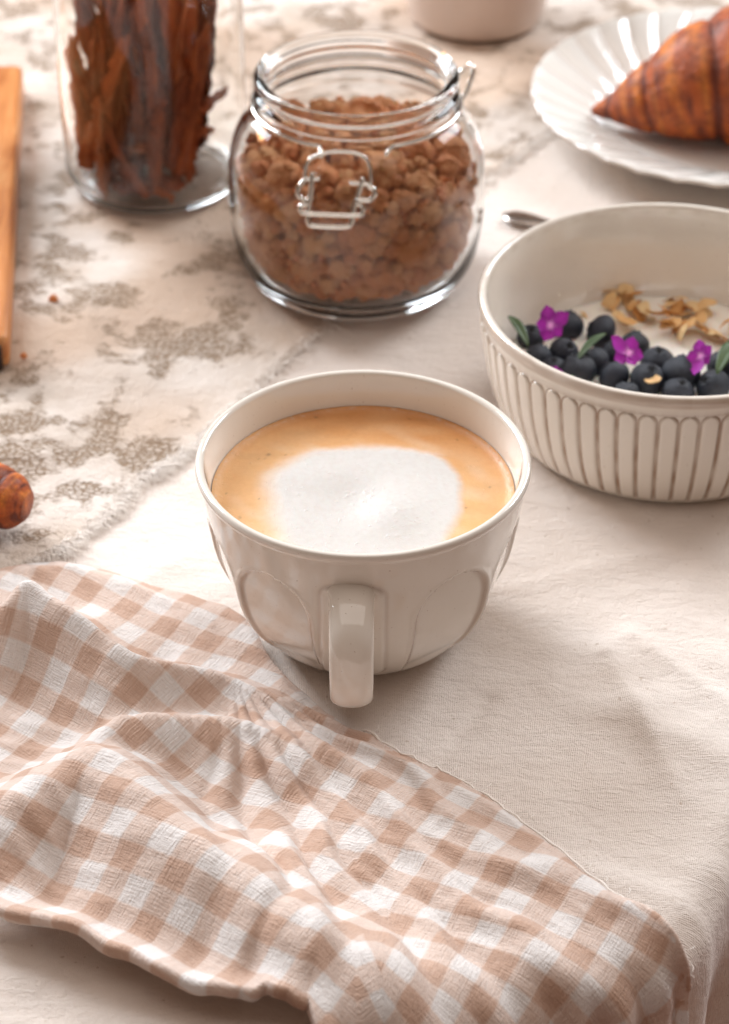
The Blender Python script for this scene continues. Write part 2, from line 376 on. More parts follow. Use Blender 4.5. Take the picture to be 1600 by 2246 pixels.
# frayed fringe
rng = random.Random(5); vs = []; fs = []
for k in range(5200):
    s = rng.uniform(.12, acc[-1]*.80) if k < 3000 else rng.uniform(.13, .30); ex, ey = edge_pt(s); dens = .45+.9*nz(s*45, 2, 2)
    if rng.random() > dens+.3: continue
    d0 = rng.uniform(-.001, .005); x, y = ex-.9*d0, ey+.43*d0; z = .0012+rng.random()*.0010
    L = rng.uniform(.004, .0105)*(.75+.6*nz(s*60, 9, 1)); ang = rng.gauss(-.45, .7); dx, dy = math.cos(ang), math.sin(ang); curl = rng.uniform(-1.6, 1.6); zz = z; up = rng.uniform(.0, .35)
    r = rng.uniform(.00008, .00016); i0 = len(vs); P = []
    for q in range(5):
        P.append((x, y, max(zz, .0008))); ang += curl*.25; dx, dy = math.cos(ang), math.sin(ang)
        x += dx*L/4; y += dy*L/4; zz = z+up*L*.6*math.sin(math.pi*min(1, (q+1)/4))-.0015*(q+1)/4
    tv, tf = tube(P, r, 3); vs += tv; fs += [tuple(i+i0 for i in f) for f in tf]
tag(obj('fringe', vs, fs, M['fringe'], lr), kind='stuff')

# ------------------------------------------------------------------ gingham napkin
mm = lambda L: [tuple(c/1000 for c in p) for p in L]
RA = mm([(-165, -46, 10), (-141.9, -29.5, 20), (-127.8, -27.4, 28.0), (-121.6, -21.2, 32.0), (-112.9, -27.3, 30.0), (-97.2, -39.5, 27.0), (-85.3, -48.8, 24.0), (-75.5, -51.5, 21.0), (-61.3, -49.2, 16.0), (-45.0, -52.0, 12.0), (-30, -60, 9)])
RB = mm([(-150, -128, 10), (-130.6, -121.8, 14.0), (-114.8, -110.3, 17.0), (-104.4, -103.2, 20.0), (-92.9, -91.3, 24.0), (-85.7, -82.0, 26.0), (-78.1, -79.1, 26.0), (-54.8, -76.7, 22.0), (-31.0, -81.7, 18.0), (-5.8, -95.2, 13.0), (15.9, -112.8, 10.0), (45.7, -137.5, 8.0)])
RCc = mm([(-160, -134, 16), (-129.2, -128.5, 20.0), (-101.5, -114.8, 25.0), (-88.1, -107.8, 28.0), (-74.5, -126.2, 30.0), (-58.2, -148.3, 30.0), (-40.0, -163.1, 28.0), (-25.2, -177.6, 26.0), (-5.1, -193.5, 22.0), (14.5, -203.1, 16.0), (28.4, -208.8, 10.0)])
RD = mm([(-160, 17, 9), (-117, 23, 10), (-81, 11, 7), (-50, -8, 4)])
TT = mm([(-152.9, 23.5), (-117.0, 29.9), (-81.0, 16.8), (-47.4, -0.2), (-31.1, -33.3), (-11.2, -60.6), (8.5, -77.5), (25.8, -89.6), (39.5, -101.4), (61.5, -126.5), (82.3, -152.6), (104.4, -176.5)])
BO = mm([(-129.1, -159.9), (-101.5, -171.3), (-78.6, -183.5), (-56.3, -196.3), (-39.1, -201.1), (-27.7, -202.1), (-17.8, -204.0), (0, -268), (35, -266), (70, -262), (100, -252), (135, -232)])
def ridge_field(X, Y, pts, wl, wr, p=1.5):
    """height round a smooth crest line: wl, wr = widths left and right of its travel"""
    P = np.array(smoothp(pts, 7)); T = np.gradient(P[:, :2], axis=0); T /= np.linalg.norm(T, axis=1)[:, None]
    H = np.zeros_like(X)
    for (px, py, pz), (tx, ty) in zip(P, T):
        dx, dy = X-px, Y-py; side = tx*dy-ty*dx; w_ = wr+(wl-wr)/(1+np.exp(-side/.003)); H = np.maximum(H, pz*np.exp(-(np.hypot(dx, dy)/w_)**p))
    return H
FC = (-.047, -.040)      # the pleats fan out from the pinch beside the cup
def nap_field(X, Y):
    fs_ = [ridge_field(X, Y, RA, .009, .023)*1.15, ridge_field(X, Y, RB, .013, .024)*.82, ridge_field(X, Y, RCc, .024, .030, 1.9), ridge_field(X, Y, RD, .012, .020), np.full_like(X, .0045)]
    k = 330.; return np.log(sum(np.exp(k*f) for f in fs_))/k-.0035
HB = None
def nap_fine(x, y, hb_=0.):
    a = math.atan2(y-FC[1], x-FC[0]); r = math.hypot(x-FC[0], y-FC[1])
    a += .16*nz(x*14, y*14, 2)+.05*nz(x*40, y*40, 5)
    env = sst(-1.80, -1.35, a)*(1-sst(-.66, -.36, a))*sst(.012, .036, r)*(1-.85*min(1, hb_/.016))
    pl = (.5+.5*math.sin(a*40+.4))*(1.5-.1*sst(.06, .13, r))
    pl += sst(.04, .09, r)*.40*(.5+.5*math.sin(a*83+1+nz(x*25, y*25, 9)))
    h = env*.0028*pl*(.75+.7*nz(x*20-y*15, y*20, 8))*sst(.0, .035, r+.005)
    h += .0022*nz(x*32, y*32, 3)+.0009*nz(x*75, y*75, 6)+.0003*nz(x*190, y*190, 6)
    d_ = edge_sd(x, y)[0]
    if d_ > -.012: h += .0042*sst(-.012, .02, d_)*(math.sin((x*.92+y*.38)*420+2*nz(x*20, y*20, 7))*.7+.5)
    h += .006*math.exp(-((x-.098)**2+(y+.168)**2)/.008**2)
    q = x*.62+y*.78
    h += .0009*(1-abs(math.sin(q*300+3*nz(x*25, y*25, 4))))*sst(-.2, .4, nz(x*13, y*13, 30)+.2)
    return h
NS, NV = 330, 190
def seg(L, u):
    u = u*(len(L)-1); i = min(int(u), len(L)-2); t = u-i
    p0 = L[max(i-1, 0)]; p1 = L[i]; p2 = L[i+1]; p3 = L[min(i+2, len(L)-1)]
    if L is BO and i in (5, 6, 7): return tuple(a+(b-a)*t for a, b in zip(p1, p2))
    return tuple(.5*((2*b)+(-a+c)*t+(2*a-5*b+4*c-d)*t*t+(-a+3*b-3*c+d)*t**3) for a, b, c, d in zip(p0, p1, p2, p3))
flat = []
for i in range(NS):
    u = i/(NS-1); tx, ty = seg(TT, u); bx, by = seg(BO, u); ty += .0016*nz(u*40, 1, 0); by += .002*nz(u*22, 5, 0)-.0100*(1-sst(.53, .60, u))
    for j in range(NV):
        t = j/(NV-1); flat.append((tx+(bx-tx)*t, ty+(by-ty)*t))
FX = np.array(flat).reshape(NS, NV, 2); HF = nap_field(FX[..., 0], FX[..., 1]); HB = ridge_field(FX[..., 0], FX[..., 1], RB[:9], .013, .010); vs = []
for i in range(NS):
    u = i/(NS-1); front = 1-sst(.53, .66, u); hb = .0175+.005*nz(u*12, 3, 3)
    for j in range(NV):
        t = j/(NV-1); x, y = FX[i, j]; h = max(HF[i, j]+nap_fine(x, y, HB[i, j]), .0018)
        e0 = sst(0, .035, t); h = h*(.45+.55*e0) + .0012*(1-e0)
        if front > 0: h = h+(hb-h)*sst(.86, 1.0, t)*front
        if t > .965 and front > 0:       # the cloth rolls under along its front edge
            k_ = (t-.965)/.035; y += front*.016*k_*k_; h -= front*.012*k_
        vs.append(drape(x, y, h+.001))
nm = mesh('gingham_napkin', vs, gridf(NS, NV), M['gingham'])
nap = add('gingham_napkin', nm); tag(nap, 'rumpled pink-beige and white gingham napkin folded in front of the cup', 'napkin')
# cloth is inextensible: relax a 2-D pattern so its edge lengths equal the 3-D ones (keeps the checks square on the cloth)
V3 = np.array(vs).reshape(NS, NV, 3); U = np.array(flat).reshape(NS, NV, 2).copy()
th = R(58); rot = np.array([[math.cos(th), -math.sin(th)], [math.sin(th), math.cos(th)]])
def relax(U, V3, it):
    pr = []
    for (di, dj) in ((1, 0), (0, 1), (1, 1), (1, -1)):
        a = (slice(0, U.shape[0]-di), slice(max(0, -dj), U.shape[1]-max(0, dj))); b = (slice(di, None), slice(max(0, dj), U.shape[1]-max(0, -dj)))
        pr.append((a, b, np.linalg.norm(V3[a]-V3[b], axis=2)))
    for k in range(it):
        D = np.zeros_like(U); C = np.zeros(U.shape[:2])
        for a, b, L in pr:
            d = U[b]-U[a]; l = np.linalg.norm(d, axis=2)+1e-12; c = (d*((l-L)/l)[..., None])*.5
            D[a] += c; D[b] -= c; C[a] += 1; C[b] += 1
        U += D/C[..., None]*1.6
    return U
def interp(A, shp):
    i = np.linspace(0, A.shape[0]-1, shp[0]); j = np.linspace(0, A.shape[1]-1, shp[1])
    i0 = np.minimum(i.astype(int), A.shape[0]-2); j0 = np.minimum(j.astype(int), A.shape[1]-2); fi = (i-i0)[:, None, None]; fj = (j-j0)[None, :, None]
    g = lambda a, b: A[np.ix_(a, b)]
    return g(i0, j0)*(1-fi)*(1-fj)+g(i0+1, j0)*fi*(1-fj)+g(i0, j0+1)*(1-fi)*fj+g(i0+1, j0+1)*fi*fj
prevU = None
for st in (8, 4, 2, 1):
    ii = np.unique(np.append(np.arange(0, NS, st), NS-1)); jj = np.unique(np.append(np.arange(0, NV, st), NV-1))
    Vs = V3[np.ix_(ii, jj)]
    Us = U[np.ix_(ii, jj)] if prevU is None else interp(prevU, (len(ii), len(jj)))
    prevU = relax(Us, Vs, 500 if st > 2 else 160)
UVc = (prevU.reshape(-1, 2) @ rot)
uvl = nm.uv_layers.new(name='UVMap'); li = np.zeros(len(nm.loops), np.int32); nm.loops.foreach_get('vertex_index', li)
uvl.data.foreach_set('uv', UVc[li].astype(np.float32).ravel())
so = nap.modifiers.new('thickness', 'SOLIDIFY'); so.thickness = .0007; so.offset = -1
# rolled hem along the far edge, plus loose threads
hp = [Vector(vs[i*NV+1])+Vector((0, 0, .0004)) for i in range(int(NS*.50), NS, 2)]
hp = [p+Vector((.0012*nz(k*.5, 1, 1)+.0010, .0010*nz(k*.4, 7, 1)+.0008, .0007*abs(nz(k*.6, 3, 3)))) for k, p in enumerate(hp)]
tv, tf = tube(hp, .0005, 6, rf=lambda t: .00035+.00035*abs(nz(t*70, 1, 1))); obj('hem', tv, tf, M['fringe'], nap)
vs2 = []; fs2 = []
for k in range(46):
    p = Vector(rng.choice(hp)); i0 = len(vs2); P = []
    a = rng.uniform(-.9, .9); L = rng.uniform(.002, .007); cu = rng.uniform(-3, 3)
    for q in range(6):
        P.append(tuple(p)); p = p+Vector((math.cos(a), math.sin(a), -.05))*L/5; a += cu/5
    tv, tf = tube(P, .00014, 4); vs2 += tv; fs2 += [tuple(i+i0 for i in f) for f in tf]
tag(obj('loose_threads', vs2, fs2, M['fringe'], nap), kind='stuff')

# ------------------------------------------------------------------ coffee cup
cup = empty('coffee_cup', (0, 0, .0006), 'white glazed ceramic cup with scalloped sides, its handle towards the viewer', 'cup')
cp = smoothp([(.0328, .0), (.0345, .0015), (.0397, .0055), (.0471, .0150), (.0530, .0280), (.0558, .0420), (.0570, .0545), (.0584, .0640), (.0592, .0695)], 14)
cp += [(.0600, .0705), (.0604, .0718), (.0601, .0731), (.0592, .0737), (.0580, .0735), (.0573, .0728)]
inn = smoothp([(.0573, .0728), (.0560, .0660), (.0538, .0540), (.0500, .0380), (.0420, .0200), (.0300, .0105), (.0150, .0085), (.0, .0085)], 6)
prof = [(.0, .003), (.027, .003), (.0285, .0006), (.030, .0)]+cp+inn[1:]
nout = 4+len(cp)-6
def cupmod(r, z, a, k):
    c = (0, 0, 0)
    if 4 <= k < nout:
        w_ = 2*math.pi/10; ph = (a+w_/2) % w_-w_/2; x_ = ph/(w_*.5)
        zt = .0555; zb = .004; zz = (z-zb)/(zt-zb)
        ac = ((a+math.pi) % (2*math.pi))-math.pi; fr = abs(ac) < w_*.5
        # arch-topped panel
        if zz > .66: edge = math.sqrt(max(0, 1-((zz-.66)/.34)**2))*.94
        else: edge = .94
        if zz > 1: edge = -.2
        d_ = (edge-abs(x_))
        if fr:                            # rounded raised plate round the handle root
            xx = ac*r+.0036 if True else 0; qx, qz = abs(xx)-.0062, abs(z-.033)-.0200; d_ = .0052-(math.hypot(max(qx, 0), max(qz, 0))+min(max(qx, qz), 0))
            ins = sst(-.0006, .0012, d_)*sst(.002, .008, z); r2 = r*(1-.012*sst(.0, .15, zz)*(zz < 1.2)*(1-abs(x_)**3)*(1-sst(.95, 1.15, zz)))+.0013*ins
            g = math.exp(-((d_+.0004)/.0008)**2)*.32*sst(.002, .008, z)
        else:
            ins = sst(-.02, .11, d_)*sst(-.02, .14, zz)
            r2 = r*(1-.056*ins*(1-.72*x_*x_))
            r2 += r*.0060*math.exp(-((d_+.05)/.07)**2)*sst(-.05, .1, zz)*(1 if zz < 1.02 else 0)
            g = math.exp(-((d_-.04)/.06)**2)*sst(.02, .15, zz)*.60  # brown glaze line at panel edges, with recess shade painted into its tint
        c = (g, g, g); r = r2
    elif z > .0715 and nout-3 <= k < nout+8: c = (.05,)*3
    return r, z, c
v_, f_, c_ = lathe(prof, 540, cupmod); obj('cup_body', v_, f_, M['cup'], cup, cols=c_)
# strap handle
hc = smoothp([(-.0525, .0555), (-.0585, .0555), (-.0680, .0530), (-.0745, .0470), (-.0768, .0375), (-.0752, .0285), (-.0700, .0200), (-.0615, .0145), (-.0500, .0120), (-.0410, .0115)], 9)
vs = []; n_ = 32
for i, (y, z) in enumerate(hc):
    a = hc[max(i-1, 0)]; b = hc[min(i+1, len(hc)-1)]; ty, tz = b[0]-a[0], b[1]-a[1]; L = math.hypot(ty, tz); ty /= L; tz /= L; ny, nz_ = tz, -ty
    t = i/(len(hc)-1); wd = .0079-.0006*t+.0022*math.exp(-(t/.07)**2)+.0012*math.exp(-((1-t)/.07)**2); th_ = .0036+.0028*math.exp(-(t/.08)**2)+.002*math.exp(-((1-t)/.08)**2)
    for k in range(n_):
        q = 2*math.pi*k/n_; cx = math.copysign(abs(math.cos(q))**.93, math.cos(q))*wd; cy = math.copysign(abs(math.sin(q))**1.0, math.sin(q))*th_
        vs.append((cx-.0040, y+ny*cy, z+nz_*cy))
fs = [(i*n_+k, i*n_+(k+1) % n_, (i+1)*n_+(k+1) % n_, (i+1)*n_+k) for i in range(len(hc)-1) for k in range(n_)]
obj('handle', vs, fs, M['cup'], cup, cols=[(0, 0, 0)]*len(vs))
# coffee with milk foam
Zf = .0600; BP = [(-.032, .010), (-.023, .021), (-.008, .0265), (.008, .0270), (.021, .0235), (.031, .0165), (.0355, .006), (.0345, -.008), (.0305, -.026), (.025, -.042), (.015, -.060), (-.016, -.060), (-.019, -.046), (-.027, -.034), (-.031, -.020), (-.034, -.004)]
BPs = smoothp(BP+[BP[0]], 5)
def bd(x, y):
    best = 1e9; ins = False
    for (ax, ay), (bx, by) in zip(BPs, BPs[1:]):
        ex, ey = bx-ax, by-ay; t = min(1, max(0, ((x-ax)*ex+(y-ay)*ey)/(ex*ex+ey*ey+1e-12))); d = math.hypot(x-ax-ex*t, y-ay-ey*t); best = min(best, d)
        if (ay > y) != (by > y) and x < (bx-ax)*(y-ay)/(by-ay)+ax: ins = not ins
    return best if ins else -best
DOT = [(-.0350, .0230, .0008), (-.0440, -.0170, .0006), (-.0425, -.0215, .0005), (-.0400, -.0250, .0004), (-.0180, .0480, .0005), (.0350, .0330, .0004), (.0460, .0020, .0004)]+[(rng.uniform(-.05, .05), rng.uniform(-.05, .05), rng.uniform(.0002, .0004)) for _ in range(60)]
NR, NA = 130, 300; vs = [(0, 0, 0)]; cols = []
RF = .0548
def foamcol(x, y):
    r = math.hypot(x, y)
    d = bd(x, y)+.0005*nz(x*300, y*300, 1)+.0020*nz(x*70, y*70, 1)
    soft = .0070 if x < .006 else .0026
    if y > .022: soft = .0045
    k = sst(-soft, soft*.8, d)
    wh = np.array(lin((205, 201, 196))[:3]); cr = np.array(lin((222, 172, 118))[:3]); dk = np.array(lin((198, 130, 66))[:3]); pale = np.array(lin((232, 200, 160))[:3])
    e = sst(.8, 1.0, r/RF)
    b = cr+(dk-cr)*(sst(.2, .95, y/RF+.3*x/RF)*.85)
    b = b+(pale-b)*(sst(.3, .9, -y/RF-.2*x/RF)*.5+.25*(nz(x*60, y*160, 3)+.4)*.8)
    b = b+(dk-b)*e*.30*sst(-.2, .5, y/RF)
    for qx, qy, qr in DOT:
        if abs(x-qx) < .003 and abs(y-qy) < .003: b = b*(1-.5*math.exp(-((x-qx)**2+(y-qy)**2)/qr**2))
    if r > RF*.965: b = b+(wh-b)*.5*max(0, nz(math.atan2(y, x)*60, r*900, 2))
    b = b*(1-.10*max(0, nz(x*60+4*nz(x*25, y*25, 3), y*160, 6)))
    sw = .55*max(0, nz(x*55+2*nz(x*30, y*30, 1), y*90+x*40, 12))*sst(-.018, -.004, d)*(1-k)
    b = b+(pale-b)*min(1, sw*2); k2 = min(1, k+sw*.8)
    return b+(wh-b)*k2, k
def foamz(x, y, k):
    r = math.hypot(x, y); z = .0010*sst(.90, 1., r/RF)**2
    z += .0008*k+.0022*math.exp(-((x-.012)**2/.00016+(y+.016)**2/.00022))-.0012*math.exp(-((x+.004)**2/.00010+(y+.006)**2/.00018))+.0010*math.exp(-((x+.016)**2/.0002+(y-.008)**2/.0001))
    z += k*(.0003*nz(x*60, y*60, 1)+.00004*nz(x*300, y*300, 1))
    for bx, by, br in BUB: 
        d2 = ((x-bx)**2+(y-by)**2)/br**2
        if d2 < 6: z += .00016*math.exp(-d2)
    return z
BUB = [(rng.gauss(.016, .006), rng.gauss(-.020, .006), rng.uniform(.0004, .0009)) for _ in range(22)]+[(rng.gauss(-.002, .006), rng.gauss(-.004, .002), rng.uniform(.0004, .001)) for _ in range(12)]+[(rng.gauss(-.034, .004), rng.gauss(-.026, .008), rng.uniform(.0003, .0006)) for _ in range(8)]+[((.0536+rng.uniform(-.0012, .0002))*math.cos(q), (.0536)*math.sin(q), rng.uniform(.0003, .0006)) for q in [rng.uniform(0, 6.28) for _ in range(70)]]
c0, k0 = foamcol(0, 0); vs = [(0, 0, foamz(0, 0, k0))]; cols = [c0]; fs = []
for i in range(1, NR+1):
    for j in range(NA):
        a = 2*math.pi*j/NA; r = RF*i/NR; x, y = r*math.cos(a), r*math.sin(a); c, k = foamcol(x, y); vs.append((x, y, foamz(x, y, k))); cols.append(c)
for j in range(NA): fs.append((0, 1+j, 1+(j+1) % NA))
for i in range(NR-1):
    for j in range(NA): fs.append((1+i*NA+j, 1+(i+1)*NA+j, 1+(i+1)*NA+(j+1) % NA, 1+i*NA+(j+1) % NA))
cf = obj('coffee', vs, fs, M['foam'], None, cols=cols, loc=(0, 0, Zf))
tag(cf, 'milky coffee with tan crema and a soft white foam heart, filling the cup', 'coffee')

# ------------------------------------------------------------------ fluted bowl
BX, BY = .1256, .138
bowl = empty('breakfast_bowl', (BX, BY, .0006), 'wide cream glazed bowl with vertical fluted outside, right of the coffee cup', 'bowl')
bp = smoothp([(.0615, .0), (.0640, .0022), (.0672, .0075), (.0712, .0170), (.0744, .0290), (.0763, .0400), (.0773, .0480), (.0775, .0505), (.0775, .0525)], 14)+[(.0778, .0545), (.0786, .0562), (.0789, .0580), (.0785, .0596), (.0774, .0604), (.0762, .0602), (.0755, .0594)]
bi = smoothp([(.0755, .0594), (.0745, .050), (.0732, .036), (.0700, .022), (.0630, .0115), (.052, .0068), (.03, .0060), (.0, .0060)], 6)
prof = [(.0, .003), (.055, .003), (.0575, .0008), (.0595, .0)]+bp+bi[1:]; nb = 4+len(bp)-7
def bowlmod(r, z, a, k):
    c = (0, 0, 0)
    if 4 <= k < nb+1:
        w_ = 2*math.pi/60; ph = (a+w_/2) % w_-w_/2; x_ = ph/(w_*.5); zt = .0512+.0004*math.sin(a*3); zz = (zt-z)/.0040
        half = .82
        edge = half if zz > 1 else (math.sqrt(max(0, 1-(1-zz)**2))*half if zz > 0 else -.4)
        d_ = edge-abs(x_); env = sst(.001, .006, z)
        ins = sst(-.10, .22, d_)
        if zz > 0:
            r = r+(.0011*ins-.0004)*env
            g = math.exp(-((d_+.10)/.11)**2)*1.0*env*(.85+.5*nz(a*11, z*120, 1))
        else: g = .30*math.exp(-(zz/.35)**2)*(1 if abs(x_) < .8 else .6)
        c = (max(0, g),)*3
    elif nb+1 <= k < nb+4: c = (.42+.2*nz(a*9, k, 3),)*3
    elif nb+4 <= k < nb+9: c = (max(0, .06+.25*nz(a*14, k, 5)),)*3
    return r, z, c
v_, f_, c_ = lathe(prof, 1440, bowlmod); obj('bowl_body', v_, f_, M['bowl'], bowl, cols=c_)
v_, f_, _ = lathe([(0, .0)]+[(.0697*i/24, .0004*nz(i*.5, 1, 1)) for i in range(1, 25)]+[(.0690, -.002)], 120, lambda r, z, a, k: (r, z+.0009*nz(r*60*math.sin(a), r*60*math.cos(a), 1)*(r < .066), None))
yg = obj('yogurt', v_, f_, M['yog'], loc=(BX, BY, .0196)); tag(yg, 'smooth white yogurt filling the bottom of the fluted bowl', 'yogurt')
# blueberries
def berry_mesh(seed):
    bm = bmesh.new(); bmesh.ops.create_icosphere(bm, subdivisions=4, radius=1)
    vs = []; fs = [tuple(v.index for v in f.verts) for f in bm.faces]; cols = []
    for v in bm.verts:
        p = v.co.copy(); a = math.atan2(p.y, p.x); rho = math.hypot(p.x, p.y); k = 1+.03*nz(p.x*1.5+seed, p.y*1.5, p.z*1.5)
        q = p*k; q.z *= .86; c = 0
        if p.z > 0:
            star = .30+.07*math.cos(5*a+seed); q.z += .13*math.exp(-((rho-star)/.07)**2); q.z -= .22*sst(star, star-.16, rho) if rho < star else 0
            c = sst(star+.02, star-.10, rho) if rho < star+.02 else 0
            q.z += .04*math.exp(-((rho-star)/.07)**2)*math.cos(5*a)
        vs.append(tuple(q)); cols.append((c,)*3)
    bm.free(); return mesh('blueberry', vs, fs, M['berry'], cols=cols)
def sst_(a, b, x): return sst(a, b, x)
bms = [berry_mesh(s) for s in (1, 2.2, 3.7)]
BE = [(0.071, 0.1676, 0.0056), (0.0873, 0.1762, 0.0066), (0.101, 0.1699, 0.0074), (0.0842, 0.1544, 0.0062), (0.0737, 0.1511, 0.0058), (0.0889, 0.1389, 0.0074), (0.1039, 0.1357, 0.0064), (0.0969, 0.1472, 0.0060), (0.1146, 0.161, 0.0060), (0.1228, 0.1464, 0.0068), (0.1174, 0.1326, 0.0071), (0.1315, 0.1365, 0.0078), (0.1289, 0.1221, 0.0067), (0.1439, 0.1273, 0.007), (0.1494, 0.1446, 0.006), (0.1056, 0.1544, 0.0056), (0.1077, 0.1224, 0.0056), (0.1584, 0.1329, 0.0071), (0.1572, 0.1544, 0.0063), (0.079, 0.1418, 0.0056), (0.1687, 0.14, 0.0067)]
BLAB = ['blueberry at the far left rim of the bowl behind the purple flower', 'blueberry farthest back, just right of the left purple flower', 'large squashed blueberry on open yogurt with its crown showing', 'greyish blueberry just below the left purple flower', 'dark blueberry against the bowl wall under the left flower', 'large blueberry in front of the small leaf by the near rim', 'blueberry directly in front of the middle purple flower', 'blueberry half hidden between small leaf and middle flower', 'blueberry behind the middle purple flower', 'blueberry right of the middle purple flower, on the yogurt', 'round blueberry below and right of the middle flower', 'largest blueberry, round with crown facing up, mid-row', 'blueberry at the near rim in front of the largest one', 'blueberry at the near rim below the right-hand leaf', 'blueberry behind the right-hand leaf at the picture edge', 'small blueberry hidden behind the middle flower on its left', 'small blueberry low by the rim beside the orange nut chip', 'blueberry beyond the right picture edge near the rim', 'blueberry beyond the right picture edge, farther back', 'small blueberry tucked behind the near left rim', 'blueberry farthest right in the bowl']
for k, (x, y, r) in enumerate(BE):
    o = add('blueberry', bms[k % 3], loc=(x, y, .0190+r*.62)); r *= 1.06; o.scale = (r, r, r*(.8 if k == 2 else 1)); o.rotation_euler = (rng.uniform(-.3, 1.2) if k != 11 else .25, rng.uniform(-.6, .6), rng.uniform(0, 6))
    tag(o, BLAB[k], 'blueberry', 'blueberries scattered on the yogurt')
# flowers: petal by petal
def petal(L, W, cup_, seed):
    vs = []; cols = []
    for i in range(9):
        t = i/8; w_ = W*math.sin(math.pi*min(1, t**1.25*.90+.05))**.7
        for j in range(7):
            s_ = (j-3)/3; vs.append((L*t*(1-.10*s_*s_*t), s_*w_, cup_*t*t*L+.18*W*s_*s_+.0004*nz(t*5, s_*3, seed)))
            c = np.array(lin((168, 24, 168))[:3])*(1-.3*abs(s_))+np.array(lin((240, 200, 226))[:3])*.9*math.exp(-(t/.13)**2); cols.append(c)
    return vs, gridf(9, 7), cols
FL = [(.0777, .1541, .0352, 1.0, .3, 'purple flower nearest the left wall of the bowl, on blueberries'), (.1089, .1349, .0335, .95, 1.3, 'purple flower in the middle of the blueberries'), (.1391, .1385, .0300, .85, 2.3, 'purple flower at the right, between almonds and blueberries'), (.0782, .1279, .0285, .45, 3.3, 'small purple flower half hidden at the near rim')]
for (x, y, z, s_, sd, lab) in FL:
    fl = empty('violet_flower', (x, y, z), lab, 'flower', 'purple edible flowers in the bowl', sd)
    fl.rotation_euler = (Matrix.Rotation(.85, 3, 'X') @ Matrix.Rotation(.3*math.sin(sd*2), 3, 'Y') @ Matrix.Rotation(sd*1.9, 3, 'Z')).to_euler(); fl.scale = (1.10,)*3; fl.location.z += .0025; fl.location.y -= .002
    for k in range(5):
        a = k*2*math.pi/5+.15*math.sin(k*3+sd); L = (.0062 if k != 0 else .0085)*s_*(1+.1*math.sin(k*2+sd))
        v_, f_, c_ = petal(L*(.85+.3*abs(math.sin(k*7+sd))), .0030*s_, .15+.25*math.sin(k+sd), k+sd); o = obj('petal', v_, f_, M['petal'], fl, cols=c_); o.rotation_euler = (.15*math.sin(k*5+sd), -.1*math.cos(k*3), a)
    v_, f_ = tube([(0, 0, -.0015), (.0008, 0, -.004), (.003, .001, -.006)], .0004, 6); obj('stem', v_, f_, M['leaf'], fl)
def leaf_obj(p, q, w_, lab):
    p = Vector(p); q = Vector(q); d = q-p; L = d.length; vs = []
    sd = Vector((-d.y, d.x, 0)).normalized()
    for i in range(13):
        t = i/12; ww = w_*math.sin(math.pi*min(1, t*.96+.03))**.8; c = p+d*t+Vector((0, 0, .10*L*math.sin(math.pi*t)))
        for j in range(5):
            s_ = (j-2)/2; vs.append(tuple(c+sd*s_*ww-p+Vector((0, 0, .35*ww*abs(s_)))))
    o = obj('herb_leaf', vs, gridf(13, 5), M['leaf'], loc=p); so = o.modifiers.new('t', 'SOLIDIFY'); so.thickness = .0003
    tag(o, lab, 'leaf', 'green herb leaves in the bowl')
leaf_obj((.0612, .1660, .034), (.0688, .1483, .030), .0022, 'narrow green leaf against the left wall of the bowl')
leaf_obj((.0880, .1370, .030), (.1010, .1520, .034), .0018, 'narrow green leaf between the left and middle flowers')
leaf_obj((.1440, .1220, .033), (.1540, .1420, .037), .0030, 'green leaf lying over the blueberries at the right edge')
# toasted almond flakes
def flake_mesh(seed):
    vs = []; r_ = random.Random(seed); n1 = 16; k1, k2 = r_.uniform(0, 6), r_.uniform(0, 6)
    rings = [0, .55, .95, 1, .95, .55, 0]; hz = [.06, .055, .04, 0, -.04, -.055, -.06]
    for rr, h in zip(rings, hz):
        for j in range(n1):
            a = 2*math.pi*j/n1; R_ = rr*(1+.14*math.sin(2*a+k1)+.10*math.sin(3*a+k2)+.05*math.sin(5*a))
            x, y = R_*math.cos(a)*1.25, R_*math.sin(a)*.85; vs.append((x, y, h*.8+.22*math.sin(x*1.4+k1)+.16*y*y))
    fs = [(i*n1+j, i*n1+(j+1) % n1, (i+1)*n1+(j+1) % n1, (i+1)*n1+j) for i in range(6) for j in range(n1)]
    return mesh('almond_flake', vs, fs, M['almond'])
fms = [flake_mesh(s) for s in range(5)]
AL = [(0.1115, 0.2013), (0.1147, 0.2032), (0.1177, 0.1998), (0.1187, 0.1897), (0.1208, 0.1883), (0.1242, 0.1854), (0.1293, 0.1854), (0.1358, 0.1911), (0.1414, 0.1883), (0.1446, 0.1911), (0.139, 0.194), (0.1297, 0.1741), (0.1349, 0.1755), (0.1357, 0.1685), (0.1417, 0.1769), (0.145, 0.1741), (0.1483, 0.1713), (0.1522, 0.1671), (0.1554, 0.1755), (0.1101, 0.184), (0.1126, 0.1783), (0.0951, 0.1897), (0.1066, 0.1955), (0.1089, 0.1969), (0.1161, 0.194), (0.1187, 0.1261), (0.1444, 0.1826), (0.1602, 0.1797), (0.1629, 0.1713), (0.1356, 0.1969)]
